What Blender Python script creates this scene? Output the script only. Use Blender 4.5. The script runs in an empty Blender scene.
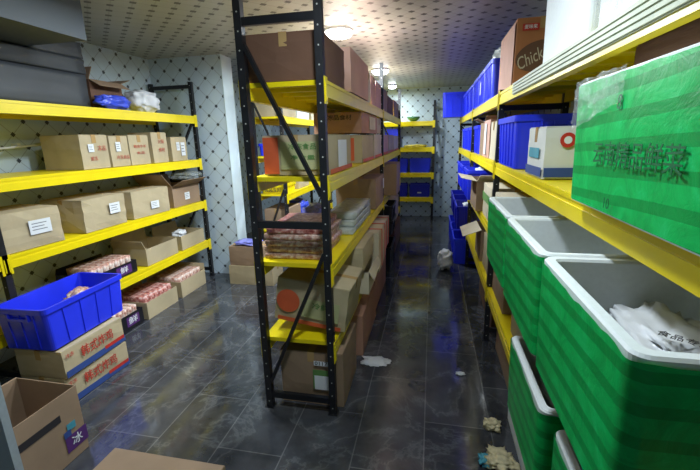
import bpy, bmesh, math, random
from mathutils import Vector, Matrix, noise
C = bpy.context.scene
COL = bpy.context.scene.collection
RND = random.Random(7)

# ------------------------------------------------------------------ materials
def new_mat(name):
    m = bpy.data.materials.new(name); m.use_nodes = True
    nt = m.node_tree; b = nt.nodes['Principled BSDF']
    return m, nt, b
def srgb(r, g, b):
    f = lambda c: (c/12.92 if c <= .04045 else ((c+.055)/1.055)**2.4)
    return (f(r/255), f(g/255), f(b/255), 1)
def link(nt, a, b): nt.links.new(a, b)
def noise_node(nt, scale, detail=4, coord=None, rough=.5):
    n = nt.nodes.new('ShaderNodeTexNoise'); n.inputs['Scale'].default_value = scale
    n.inputs['Detail'].default_value = detail; n.inputs['Roughness'].default_value = rough
    if coord: link(nt, coord, n.inputs['Vector'])
    return n
def coord_obj(nt):
    return nt.nodes.new('ShaderNodeTexCoord').outputs['Object']
def ramp(nt, fac, stops):
    r = nt.nodes.new('ShaderNodeValToRGB'); e = r.color_ramp.elements
    e[0].position, e[0].color = stops[0]; e[1].position, e[1].color = stops[-1]
    for p, c in stops[1:-1]:
        x = e.new(p); x.color = c
    link(nt, fac, r.inputs['Fac']); return r
def bump(nt, b, h, strength=.3, dist=.01):
    k = nt.nodes.new('ShaderNodeBump'); k.inputs['Strength'].default_value = strength
    k.inputs['Distance'].default_value = dist
    link(nt, h, k.inputs['Height']); link(nt, k.outputs['Normal'], b.inputs['Normal'])
def plain(name, col, rough=.5, var=.12, scale=8, metal=0, bmp=.1, spec=.5):
    m, nt, b = new_mat(name); co = coord_obj(nt)
    n = noise_node(nt, scale, 5, co)
    c1 = tuple(x*(1-var) for x in col[:3])+(1,); c2 = tuple(min(1, x*(1+var)) for x in col[:3])+(1,)
    r = ramp(nt, n.outputs['Fac'], [(.3, c1), (.7, c2)])
    link(nt, r.outputs['Color'], b.inputs['Base Color'])
    b.inputs['Roughness'].default_value = rough; b.inputs['Metallic'].default_value = metal
    b.inputs['Specular IOR Level'].default_value = spec
    if bmp: bump(nt, b, n.outputs['Fac'], bmp, .004)
    return m
def math_node(nt, op, a, b=None, c=None):
    n = nt.nodes.new('ShaderNodeMath'); n.operation = op
    for i, v in enumerate((a, b, c)):
        if v is None: continue
        if isinstance(v, (int, float)): n.inputs[i].default_value = v
        else: link(nt, v, n.inputs[i])
    return n.outputs[0]
def tile_material(name, ax, ay, pitch, base, dot, linec, dotr=.16, linew=.035, blotch=.12):
    """diamond lattice of thin lines with a dark dot where they cross"""
    m, nt, b = new_mat(name)
    geo = nt.nodes.new('ShaderNodeNewGeometry'); sep = nt.nodes.new('ShaderNodeSeparateXYZ')
    link(nt, geo.outputs['Position'], sep.inputs[0])
    p, q = sep.outputs[ax], sep.outputs[ay]
    u = math_node(nt, 'DIVIDE', math_node(nt, 'ADD', p, q), pitch)
    v = math_node(nt, 'DIVIDE', math_node(nt, 'SUBTRACT', p, q), pitch)
    def dist(x):
        f = math_node(nt, 'FRACT', x)
        return math_node(nt, 'SUBTRACT', .5, math_node(nt, 'ABSOLUTE', math_node(nt, 'SUBTRACT', f, .5)))
    du, dv = dist(u), dist(v)
    mn = math_node(nt, 'MINIMUM', du, dv)
    line = math_node(nt, 'LESS_THAN', mn, linew)
    # the dot is a small square across the corner
    dd = math_node(nt, 'MAXIMUM', du, dv)
    dt = math_node(nt, 'LESS_THAN', dd, dotr)
    n = noise_node(nt, 2.2, 6, geo.outputs['Position'])
    r = ramp(nt, n.outputs['Fac'], [(.35, tuple(x*(1-blotch) for x in base[:3])+(1,)), (.65, base)])
    m1 = nt.nodes.new('ShaderNodeMixRGB'); link(nt, math_node(nt, 'MULTIPLY', line, .5), m1.inputs[0])
    link(nt, r.outputs['Color'], m1.inputs[1]); m1.inputs[2].default_value = linec
    m2 = nt.nodes.new('ShaderNodeMixRGB'); link(nt, math_node(nt, 'MULTIPLY', dt, .92), m2.inputs[0])
    link(nt, m1.outputs[0], m2.inputs[1]); m2.inputs[2].default_value = dot
    link(nt, m2.outputs[0], b.inputs['Base Color'])
    b.inputs['Roughness'].default_value = .38
    return m

M = {}
WALLC = srgb(198, 216, 230)
M['wall_x'] = tile_material('tile_wall_facing_side', 1, 2, .23, WALLC, srgb(38, 42, 50), srgb(110, 120, 130), .105, .022)
M['wall_y'] = tile_material('tile_wall_facing_front', 0, 2, .23, WALLC, srgb(38, 42, 50), srgb(110, 120, 130), .105, .022)
M['ceil'] = tile_material('patterned_ceiling_board', 0, 1, .21, srgb(172, 174, 172), srgb(44, 42, 42), srgb(140, 138, 132), .16, .04)

def floor_material():
    m, nt, b = new_mat('wet_dark_marble_floor')
    geo = nt.nodes.new('ShaderNodeNewGeometry')
    mp = nt.nodes.new('ShaderNodeMapping'); link(nt, geo.outputs['Position'], mp.inputs[0])
    mp.inputs['Rotation'].default_value = (0, 0, math.radians(90))
    br = nt.nodes.new('ShaderNodeTexBrick'); link(nt, mp.outputs[0], br.inputs['Vector'])
    br.inputs['Scale'].default_value = 1; br.inputs['Brick Width'].default_value = .9
    br.inputs['Row Height'].default_value = .42; br.inputs['Mortar Size'].default_value = .004
    br.inputs['Color1'].default_value = srgb(56, 58, 64); br.inputs['Color2'].default_value = srgb(70, 72, 78)
    br.inputs['Mortar'].default_value = srgb(104, 104, 108); br.offset = .5
    # marble veins
    n0 = noise_node(nt, 1.8, 8, geo.outputs['Position'], .62); n0.inputs['Distortion'].default_value = .5
    v = math_node(nt, 'ABSOLUTE', math_node(nt, 'SUBTRACT', n0.outputs['Fac'], .5))
    vr = ramp(nt, v, [(0, (1, 1, 1, 1)), (.018, (.2, .2, .2, 1)), (.05, (0, 0, 0, 1))])
    m1 = nt.nodes.new('ShaderNodeMixRGB'); m1.blend_type = 'MIX'
    link(nt, math_node(nt, 'MULTIPLY', vr.outputs['Color'], .16), m1.inputs[0])
    link(nt, br.outputs['Color'], m1.inputs[1]); m1.inputs[2].default_value = srgb(170, 172, 176)
    n2 = noise_node(nt, 3.2, 7, geo.outputs['Position'], .6)
    r2 = ramp(nt, n2.outputs['Fac'], [(.3, (.42, .42, .42, 1)), (.7, (1.25, 1.25, 1.25, 1))])
    m2 = nt.nodes.new('ShaderNodeMixRGB'); m2.blend_type = 'MULTIPLY'; m2.inputs[0].default_value = 1
    link(nt, m1.outputs[0], m2.inputs[1]); link(nt, r2.outputs['Color'], m2.inputs[2])
    link(nt, m2.outputs[0], b.inputs['Base Color'])
    n3 = noise_node(nt, 5, 6, geo.outputs['Position'], .6)
    rr = ramp(nt, n3.outputs['Fac'], [(.35, (.05, .05, .05, 1)), (.7, (.22, .22, .22, 1))])
    link(nt, rr.outputs['Color'], b.inputs['Roughness'])
    n4 = noise_node(nt, 9, 4, geo.outputs['Position'])
    bump(nt, b, n4.outputs['Fac'], .09, .005)
    b.inputs['Specular IOR Level'].default_value = .85
    return m
M['floor'] = floor_material()

def cardboard(name, col, stain=.16):
    m, nt, b = new_mat(name); co = coord_obj(nt)
    n = noise_node(nt, 3, 6, co, .6)
    w = nt.nodes.new('ShaderNodeTexWave'); link(nt, co, w.inputs['Vector']); w.inputs['Scale'].default_value = 60
    w.bands_direction = 'Z'; w.inputs['Distortion'].default_value = .6
    r = ramp(nt, n.outputs['Fac'], [(.3, tuple(x*(1-stain) for x in col[:3])+(1,)), (.7, tuple(min(1, x*(1+stain*.6)) for x in col[:3])+(1,))])
    link(nt, r.outputs['Color'], b.inputs['Base Color']); b.inputs['Roughness'].default_value = .78
    mx = math_node(nt, 'ADD', n.outputs['Fac'], math_node(nt, 'MULTIPLY', w.outputs['Fac'], .12))
    bump(nt, b, mx, .3, .006)
    return m
M['tan'] = cardboard('tan_cardboard', srgb(184, 168, 136))
M['pale'] = cardboard('pale_cardboard', srgb(204, 192, 168))
M['brown'] = cardboard('brown_cardboard', srgb(154, 128, 104))
M['red_brown'] = cardboard('reddish_brown_cardboard', srgb(172, 128, 106))
M['dark_brown'] = cardboard('dark_brown_cardboard', srgb(108, 76, 58))
M['pink'] = cardboard('pinkish_cardboard', srgb(200, 158, 142))
M['orange_box'] = cardboard('orange_printed_cardboard', srgb(182, 118, 74))
M['whitebox'] = cardboard('white_cardboard', srgb(214, 214, 208), .08)
M['tape'] = plain('clear_brown_tape', srgb(178, 146, 98), .25, .05)
M['sticker'] = plain('white_sticker_paper', srgb(225, 228, 232), .5, .04)
M['grey_print'] = plain('grey_print', srgb(120, 124, 130), .6, .05)
M['red_ink'] = plain('red_ink', srgb(190, 46, 36), .6, .1)
M['pink_ink'] = plain('faded_red_ink', srgb(186, 92, 72), .6, .1)
M['blue_ink'] = plain('blue_ink', srgb(48, 74, 140), .6, .1)
M['dark_ink'] = plain('dark_ink', srgb(40, 36, 40), .6, .1)
M['purple_ink'] = plain('purple_ink', srgb(84, 40, 110), .6, .1)
M['green_ink'] = plain('green_ink', srgb(96, 140, 76), .6, .1)
M['olive_ink'] = plain('olive_ink', srgb(178, 178, 132), .6, .1)
M['orange_ink'] = plain('orange_ink', srgb(206, 92, 54), .6, .1)
M['teal_ink'] = plain('teal_ink', srgb(70, 150, 170), .6, .1)
M['green_text'] = plain('dark_green_ink', srgb(2, 100, 54), .45, .1)
M['inside'] = cardboard('inner_cardboard', srgb(140, 108, 78))
M['yellow'] = plain('yellow_powder_coat', srgb(238, 214, 14), .34, .05, 5, 0, .03)
M['yellow_worn'] = plain('worn_pale_yellow_paint', srgb(214, 198, 96), .38, .12, 6, 0, .06)
M['strip'] = plain('pale_beam_glare', srgb(176, 182, 160), .5, .08)  # whitish glare on the yellow top beam, given as a colour
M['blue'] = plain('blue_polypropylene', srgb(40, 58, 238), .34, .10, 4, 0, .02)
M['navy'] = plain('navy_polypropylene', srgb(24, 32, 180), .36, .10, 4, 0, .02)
M['black_plastic'] = plain('black_plastic', srgb(26, 26, 34), .35, .15)
M['foam'] = plain('white_foam', srgb(226, 232, 234), .6, .03, 60, 0, .15)
M['lid_grey'] = plain('grey_foam', srgb(170, 180, 190), .6, .05, 60, 0, .1)
def meat(name, stops):
    m, nt, b = new_mat(name); co = coord_obj(nt); n = noise_node(nt, 26, 6, co, .65)
    r = ramp(nt, n.outputs['Fac'], stops); link(nt, r.outputs['Color'], b.inputs['Base Color'])
    b.inputs['Roughness'].default_value = .3; bump(nt, b, n.outputs['Fac'], .6, .006); return m
M['meat'] = meat('frozen_meat', [(.36, srgb(128, 56, 52)), (.52, srgb(196, 128, 118)), (.66, srgb(226, 206, 198))])
M['meatpale'] = meat('pale_frozen_meat', [(.34, srgb(150, 86, 76)), (.5, srgb(206, 166, 150)), (.64, srgb(228, 216, 208))])
M['white_plastic'] = plain('white_plastic', srgb(220, 222, 226), .32, .06, 8, 0, .2)
M['blue_bag'] = plain('blue_plastic_bag', srgb(60, 82, 210), .28, .3, 14, 0, .5)
M['lilac_bag'] = plain('lilac_plastic_bag', srgb(120, 122, 200), .28, .35, 20, 0, .5)
M['green_bag'] = plain('green_plastic_bag', srgb(90, 150, 90), .3, .3, 14, 0, .5)
M['pink_bag'] = plain('pink_plastic_bag', srgb(214, 170, 178), .3, .2, 14, 0, .5)
M['yellow_bag'] = plain('yellow_plastic_bag', srgb(214, 196, 70), .3, .25, 14, 0, .5)
M['greybag'] = plain('frosted_plastic_bag', srgb(186, 190, 186), .25, .18, 22, 0, .6)
M['bowl'] = plain('green_bowl', srgb(60, 110, 80), .3, .1)
M['dark_sheet'] = plain('dark_grey_sheeting', srgb(60, 64, 70), .55, .14, 3, 0, .3)
M['bulkhead'] = plain('dark_grey_painted_metal', srgb(74, 82, 90), .6, .06, 3, 0, .05)
M['red_strap'] = plain('orange_red_strap', srgb(224, 66, 40), .4, .1)
M['skirt'] = plain('grey_skirting', srgb(120, 124, 130), .5, .1)
M['bone'] = plain('cream_wrapper', srgb(200, 188, 150), .45, .3, 30, 0, .6)

def black_post():
    m, nt, b = new_mat('black_perforated_steel'); co = coord_obj(nt)
    sep = nt.nodes.new('ShaderNodeSeparateXYZ'); link(nt, co, sep.inputs[0])
    f = math_node(nt, 'FRACT', math_node(nt, 'DIVIDE', sep.outputs[2], .10))
    dz = math_node(nt, 'MULTIPLY', math_node(nt, 'SUBTRACT', f, .5), .10)
    d = math_node(nt, 'SQRT', math_node(nt, 'ADD', math_node(nt, 'MULTIPLY', dz, dz), math_node(nt, 'MULTIPLY', sep.outputs[0], sep.outputs[0])))
    hole = math_node(nt, 'LESS_THAN', d, .0045)
    n = noise_node(nt, 12, 4, co)
    r = ramp(nt, n.outputs['Fac'], [(.3, srgb(16, 17, 22)), (.7, srgb(30, 31, 37))])
    mx = nt.nodes.new('ShaderNodeMixRGB'); link(nt, hole, mx.inputs[0]); link(nt, r.outputs['Color'], mx.inputs[1])
    mx.inputs[2].default_value = srgb(190, 190, 185)
    link(nt, mx.outputs[0], b.inputs['Base Color']); b.inputs['Roughness'].default_value = .45
    return m
M['post'] = black_post()
M['black'] = plain('black_powder_coat', srgb(22, 23, 29), .42, .2)

def green_tape():
    m, nt, b = new_mat('green_packing_tape'); co = coord_obj(nt)
    sep = nt.nodes.new('ShaderNodeSeparateXYZ'); link(nt, co, sep.inputs[0])
    n = noise_node(nt, 3.5, 5, co, .6)
    zz = math_node(nt, 'ADD', sep.outputs[2], math_node(nt, 'MULTIPLY', sep.outputs[1], .05))
    zz = math_node(nt, 'ADD', zz, math_node(nt, 'MULTIPLY', n.outputs['Fac'], .012))
    f = math_node(nt, 'FRACT', math_node(nt, 'DIVIDE', zz, .07))
    band = math_node(nt, 'GREATER_THAN', f, .62)
    w = noise_node(nt, 9, 6, co, .7); w.inputs['Distortion'].default_value = 1.2
    r1 = ramp(nt, w.outputs['Fac'], [(.3, srgb(0, 158, 74)), (.55, srgb(2, 192, 94)), (.75, srgb(40, 208, 122))])
    r2 = ramp(nt, w.outputs['Fac'], [(.3, srgb(0, 138, 62)), (.7, srgb(0, 168, 80))])
    mx = nt.nodes.new('ShaderNodeMixRGB'); link(nt, band, mx.inputs[0])
    link(nt, r1.outputs['Color'], mx.inputs[1]); link(nt, r2.outputs['Color'], mx.inputs[2])
    link(nt, mx.outputs[0], b.inputs['Base Color']); b.inputs['Roughness'].default_value = .34; b.inputs['Specular IOR Level'].default_value = .35
    bump(nt, b, w.outputs['Fac'], .35, .006)
    return m
M['green_tape'] = green_tape()

def film():
    m, nt, b = new_mat('clear_plastic_film'); co = coord_obj(nt)
    b.inputs['Base Color'].default_value = srgb(205, 212, 210); b.inputs['Roughness'].default_value = .15
    n = noise_node(nt, 14, 6, co, .7); bump(nt, b, n.outputs['Fac'], .9, .02)
    r = ramp(nt, n.outputs['Fac'], [(.35, (.12, .12, .12, 1)), (.65, (.42, .42, .42, 1))])
    link(nt, r.outputs['Color'], b.inputs['Alpha'])
    return m
M['film'] = film()

def emit(name, col, s):
    m, nt, b = new_mat(name)
    b.inputs['Emission Color'].default_value = col; b.inputs['Emission Strength'].default_value = s
    b.inputs['Base Color'].default_value = (.9, .9, .9, 1)
    return m
M['lamp'] = emit('lit_lamp_diffuser', (.86, .95, 1, 1), 12)

# ------------------------------------------------------------------ mesh helpers
class MB:
    def __init__(s): s.v = []; s.f = []
    def add(s, vs, fs, mat=None):
        o = len(s.v)
        for p in vs:
            p = Vector(p)
            s.v.append(mat @ p if mat is not None else p)
        for f in fs: s.f.append([i+o for i in f])
    def box(s, x0, x1, y0, y1, z0, z1, mat=None):
        vs = [(x0,y0,z0),(x1,y0,z0),(x1,y1,z0),(x0,y1,z0),(x0,y0,z1),(x1,y0,z1),(x1,y1,z1),(x0,y1,z1)]
        s.add(vs, [(0,3,2,1),(4,5,6,7),(0,1,5,4),(1,2,6,5),(2,3,7,6),(3,0,4,7)], mat)
    def bar(s, a, b, w, h, up=(0, 0, 1)):
        a = Vector(a); b = Vector(b); d = (b-a); L = d.length; d.normalize()
        up = Vector(up)
        if abs(d.dot(up)) > .98: up = Vector((1, 0, 0))
        sd = d.cross(up).normalized(); u = sd.cross(d)
        m = Matrix((( sd.x, d.x, u.x, a.x), (sd.y, d.y, u.y, a.y), (sd.z, d.z, u.z, a.z), (0, 0, 0, 1)))
        s.box(-w/2, w/2, 0, L, -h/2, h/2, m)
    def tube(s, pts, r, n=8):
        pts = [Vector(p) for p in pts]; rings = []
        for i, p in enumerate(pts):
            d = (pts[min(i+1, len(pts)-1)]-pts[max(i-1, 0)]).normalized()
            up = Vector((0, 0, 1)) if abs(d.z) < .9 else Vector((1, 0, 0))
            a = d.cross(up).normalized(); b = a.cross(d)
            rings.append([p+(a*math.cos(2*math.pi*k/n)+b*math.sin(2*math.pi*k/n))*r for k in range(n)])
        vs = [q for g in rings for q in g]; fs = []
        for i in range(len(rings)-1):
            for k in range(n): fs.append((i*n+k, i*n+(k+1) % n, (i+1)*n+(k+1) % n, (i+1)*n+k))
        fs.append(tuple(range(n-1, -1, -1))); fs.append(tuple((len(rings)-1)*n+k for k in range(n)))
        s.add(vs, fs)
    def disc(s, c, r, h, n=24, ax='z', r2=None):
        r2 = r if r2 is None else r2
        vs = []
        for z, rr in ((0, r), (h, r2)):
            for k in range(n):
                a = 2*math.pi*k/n
                p = (rr*math.cos(a), rr*math.sin(a), z)
                if ax == 'x': p = (z, p[0], p[1])
                if ax == 'y': p = (p[0], z, p[1])
                vs.append(Vector(c)+Vector(p))
        fs = [(k, (k+1) % n, n+(k+1) % n, n+k) for k in range(n)]
        fs += [tuple(range(n-1, -1, -1)), tuple(range(n, 2*n))]
        s.add(vs, fs)
    def build(s, name, mat, parent=None, bevel=0, smooth=False, seg=1):
        me = bpy.data.meshes.new(name); bm = bmesh.new()
        vs = [bm.verts.new(p) for p in s.v]
        for f in s.f:
            try: bm.faces.new([vs[i] for i in f])
            except ValueError: pass
        if bevel:
            es = [e for e in bm.edges if len(e.link_faces) == 2 and e.calc_face_angle(0) > .6]
            bmesh.ops.bevel(bm, geom=es, offset=bevel, segments=seg, affect='EDGES', profile=.5, clamp_overlap=True)
        bmesh.ops.recalc_face_normals(bm, faces=bm.faces[:])
        if smooth:
            for f in bm.faces: f.smooth = True
        bm.to_mesh(me); bm.free()
        me.materials.append(mat)
        o = bpy.data.objects.new(name, me); COL.objects.link(o)
        if parent is not None: o.parent = parent
        return o
def tag(o, label=None, cat=None, group=None, kind=None):
    if label: o['label'] = label
    if cat: o['category'] = cat
    if group: o['group'] = group
    if kind: o['kind'] = kind
    return o
def empty(name, loc, rot=(0, 0, 0)):
    e = bpy.data.objects.new(name, None); COL.objects.link(e)
    e.location = loc; e.rotation_euler = rot; e.empty_display_size = .1
    return e
def struct(name, mb, mat, bevel=0):
    o = mb.build(name, mat, None, bevel); o['kind'] = 'structure'; return o
def worn_box(dx, dy, h, seed, amp=.005, cuts=4, top=True):
    """subdivided carton body, slightly bulged and dented"""
    bm = bmesh.new(); bmesh.ops.create_cube(bm, size=1)
    bmesh.ops.subdivide_edges(bm, edges=bm.edges[:], cuts=cuts, use_grid_fill=True)
    for v in bm.verts:
        x, y, z = v.co.x*2, v.co.y*2, v.co.z+.5
        nv = noise.noise_vector(Vector((v.co.x*3+seed*7.1, v.co.y*3+seed*3.3, v.co.z*3+seed)))
        p = Vector((v.co.x*dx, v.co.y*dy, z*h))
        p += Vector((nv.x*amp, nv.y*amp, nv.z*amp*(0 if z < .01 else .5)))
        b = amp*.9
        p.x += x*b*(1-y*y)*(1-(2*z-1)**2); p.y += y*b*(1-x*x)*(1-(2*z-1)**2)
        v.co = p
    return bm
def bm_obj(name, bm, mat, parent=None, smooth=False):
    me = bpy.data.meshes.new(name)
    bmesh.ops.recalc_face_normals(bm, faces=bm.faces[:])
    if smooth:
        for f in bm.faces: f.smooth = True
    bm.to_mesh(me); bm.free(); me.materials.append(mat)
    o = bpy.data.objects.new(name, me); COL.objects.link(o)
    if parent is not None: o.parent = parent
    return o
def face_mat(face, dx, dy, h, u=0, v=.5, off=.004):
    """frame on a box face: x right, y up, z out; u in -.5...5 across, v in 0..1 up"""
    if face == 'x+': r, n, o = Vector((0,1,0)), Vector((1,0,0)), Vector((dx/2+off, u*dy, v*h))
    elif face == 'x-': r, n, o = Vector((0,-1,0)), Vector((-1,0,0)), Vector((-dx/2-off, -u*dy, v*h))
    elif face == 'y-': r, n, o = Vector((1,0,0)), Vector((0,-1,0)), Vector((u*dx, -dy/2-off, v*h))
    elif face == 'y+': r, n, o = Vector((-1,0,0)), Vector((0,1,0)), Vector((-u*dx, dy/2+off, v*h))
    up = n.cross(r)
    return Matrix(((r.x, up.x, n.x, o.x), (r.y, up.y, n.y, o.y), (r.z, up.z, n.z, o.z), (0,0,0,1)))
def lettering(s, size, mat, parent, mtx, name='lettering', width=None, bold=0.0, shear=0):
    cu = bpy.data.curves.new(name, 'FONT'); cu.body = s; cu.size = size; cu.align_x = 'CENTER'; cu.align_y = 'CENTER'
    cu.offset = bold; cu.shear = shear; cu.extrude = .0004; cu.resolution_u = 3
    t = bpy.data.objects.new('tmp', cu); COL.objects.link(t)
    bpy.context.view_layer.update()
    me = bpy.data.meshes.new_from_object(t.evaluated_get(bpy.context.evaluated_depsgraph_get()))
    bpy.data.objects.remove(t)
    if len(me.vertices) and width:
        xs = [v.co.x for v in me.vertices]; k = width/max(.001, max(xs)-min(xs)); cx = (max(xs)+min(xs))/2
        for v in me.vertices: v.co.x = (v.co.x-cx)*k
    me.transform(mtx); me.materials.clear(); me.materials.append(mat); me.name = name
    o = bpy.data.objects.new(name, me); COL.objects.link(o); o.parent = parent
    return o
def plate(name, w, h, mat, parent, mtx, t=.001):
    mb = MB(); mb.box(-w/2, w/2, -h/2, h/2, 0, t, mtx); return mb.build(name, mat, parent)

# ------------------------------------------------------------------ things
SEED = [1]
def carton(label, x0, x1, y0, y1, z, h, mat='tan', rot=0, tilt=None, face='x+', stick=None, text=None, bands=None, flaps=None,
           group=None, amp=.004, tape=True, name='cardboard_box', cat='box', inner='inside', flap_mat=None):
    SEED[0] += 1; sd = SEED[0]
    dx, dy = x1-x0-.006, y1-y0-.006
    r = empty(name, ((x0+x1)/2, (y0+y1)/2, z+.003), tilt or (0, 0, math.radians(rot)))
    tag(r, label, cat, group)
    if not flaps:
        b = worn_box(dx, dy, h, sd, amp); bm_obj('body', b, M[mat], r)
        # the two closed top flaps, meeting on the centre line
        long_y = dy > dx
        for s in (-1, 1):
            mb = MB()
            if long_y:
                mb.box(*(sorted((s*.002, s*(dx/2-.003)))), -dy/2+.003, dy/2-.003, h+.001, h+.005)
            else:
                mb.box(-dx/2+.003, dx/2-.003, *(sorted((s*.002, s*(dy/2-.003)))), h+.001, h+.005)
            mb.build('flap', M[flap_mat or mat], r)
        if tape:
            mb = MB()
            if long_y:
                mb.box(-.024, .024, -dy/2-.004, dy/2+.004, h+.0052, h+.0062)
                for s in (-1, 1): mb.box(-.024, .024, *sorted((s*(dy/2+.003), s*(dy/2+.0045))), h-.07, h+.006)
            else:
                mb.box(-dx/2-.004, dx/2+.004, -.024, .024, h+.0052, h+.0062)
                for s in (-1, 1): mb.box(*sorted((s*(dx/2+.003), s*(dx/2+.0045))), -.024, .024, h-.07, h+.006)
            mb.build('tape', M['tape'], r)
    else:
        t = .005; mb = MB()
        mb.box(-dx/2, dx/2, -dy/2, dy/2, 0, t)
        mb.box(-dx/2, -dx/2+t, -dy/2, dy/2, t, h); mb.box(dx/2-t, dx/2, -dy/2, dy/2, t, h)
        mb.box(-dx/2+t, dx/2-t, -dy/2, -dy/2+t, t, h); mb.box(-dx/2+t, dx/2-t, dy/2-t, dy/2, t, h)
        mb.build('body', M[mat], r)
        for (sd_, L, ang) in flaps:      # side, length, angle from upright outward (deg)
            a = math.radians(ang); fb = MB()
            if sd_ in ('x+', 'x-'):
                s = 1 if sd_ == 'x+' else -1
                p = Vector((s*dx/2, 0, h)); q = p+Vector((s*math.sin(a)*L, 0, math.cos(a)*L))
                n = Vector((math.cos(a)*s, 0, -math.sin(a)))*t
                e = Vector((0, dy/2, 0)); e2 = Vector((0, dy/2*.94, 0))
            else:
                s = 1 if sd_ == 'y+' else -1
                p = Vector((0, s*dy/2, h)); q = p+Vector((0, s*math.sin(a)*L, math.cos(a)*L))
                n = Vector((0, math.cos(a)*s, -math.sin(a)))*t
                e = Vector((dx/2, 0, 0)); e2 = Vector((dx/2*.94, 0, 0))
            vs = [p-e, p+e, q+e2, q-e2, p-e-n, p+e-n, q+e2-n, q-e2-n]
            fb.add(vs, [(0,1,2,3),(7,6,5,4),(0,4,5,1),(1,5,6,2),(2,6,7,3),(3,7,4,0)])
            fb.build('flap', M[flap_mat or mat], r)
    off = amp*1.9+.0015 if not flaps else .0015
    for bd in (bands or []):             # (face, u, v, w, h, mat)
        f, u, v, w, hh, mt = bd
        plate('printed_panel', w, hh, M[mt], r, face_mat(f, dx, dy, h, u, v, off)); off += .0006
    for st in (stick or []):             # (face, u, v, w, h)
        f, u, v, w, hh = st
        m = face_mat(f, dx, dy, h, u, v, off+.001)
        s_ = plate('sticker', w, hh, M['sticker'], r, m)
        mb = MB()
        for k in range(3):
            mb.box(-w*.38, w*(.3-.12*(k % 2)), hh*(.25-.22*k)-hh*.03, hh*(.25-.22*k)+hh*.03, .0012, .0016, m)
        mb.build('print_lines', M['grey_print'], s_)
    for tx in (text or []):              # (face, u, v, string, size, mat, width)
        f, u, v, s_, sz, mt, w = tx
        lettering(s_, sz, M[mt], r, face_mat(f, dx, dy, h, u, v, off+.0015), width=w, bold=sz*.006)
    return r

def rrect(dx, dy, rad, n=4):
    out = []
    for (sx, sy, a0) in ((1, 1, 0), (-1, 1, 90), (-1, -1, 180), (1, -1, 270)):
        for k in range(n+1):
            a = math.radians(a0+90*k/n)
            out.append((sx*(dx/2-rad)+rad*math.cos(a), sy*(dy/2-rad)+rad*math.sin(a)))
    return out
def loft(loops):
    """loops: list of (pts2d, z); returns MB of the skin joining them in order, last closed"""
    mb = MB(); n = len(loops[0][0]); vs = []
    for pts, z in loops:
        for i, (x, y) in enumerate(pts):
            vs.append((x, y, z[i] if isinstance(z, (list, tuple)) else z))
    fs = []
    for l in range(len(loops)-1):
        for i in range(n): fs.append((l*n+i, l*n+(i+1) % n, (l+1)*n+(i+1) % n, (l+1)*n+i))
    mb.add(vs, fs); return mb, n
def crate(label, x0, x1, y0, y1, z, h, mat='blue', rot=0, group=None, detail=True, stick=None, ribs=4):
    dx, dy = x1-x0-.006, y1-y0-.006
    r = empty('plastic_crate', ((x0+x1)/2, (y0+y1)/2, z+.003), (0, 0, math.radians(rot)))
    tag(r, label, 'crate', group)
    bx, by = dx*.91, dy*.92; t = .008; rad = .03
    mb, n = loft([(rrect(bx, by, rad), 0), (rrect(dx-.02, dy-.02, rad), h), (rrect(dx-.02-2*t, dy-.02-2*t, rad-.006), h), (rrect(bx-2*t, by-2*t, rad-.006), t)])
    mb.f.append(list(range(n))[::-1]); mb.f.append([3*n+i for i in range(n)])
    # ribs standing on the four sides
    for s in (-1, 1):
        for k in range(1, ribs+1):
            u = (k/(ribs+1)-.5)
            mb.bar((s*(bx/2+.001), u*by, .01), (s*(dx/2-.011), u*dy, h-.03), .008, .012, (s, 0, 0))
        for k in range(1, 4):
            u = (k/4-.5)
            mb.bar((u*bx, s*(by/2+.001), .01), (u*dx, s*(dy/2-.011), h-.03), .008, .012, (0, s, 0))
    mb.build('body', M[mat], r)
    o, n = loft([(rrect(dx-.018, dy-.018, rad), h-.035), (rrect(dx, dy, rad+.003), h-.035), (rrect(dx, dy, rad+.003), h+.004), (rrect(dx-.036, dy-.036, rad-.004), h+.004), (rrect(dx-.038, dy-.038, rad-.004), h-.01)])
    o.build('rim', M[mat], r)
    if detail:
        for s in (-1, 1):
            hb = MB()
            hb.box(-.085, .085, *sorted((s*(dy/2-.012), s*(dy/2+.006))), h-.085, h-.066)
            hb.box(-.085, -.072, *sorted((s*(dy/2-.012), s*(dy/2+.006))), h-.066, h-.034)
            hb.box(.072, .085, *sorted((s*(dy/2-.012), s*(dy/2+.006))), h-.066, h-.034)
            hb.build('handle', M[mat], r)
    for (f, u, v, w, hh) in (stick or []):
        plate('sticker', w, hh, M['sticker'], r, face_mat(f, dx, dy, h, u, v, .0))
    return r
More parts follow.
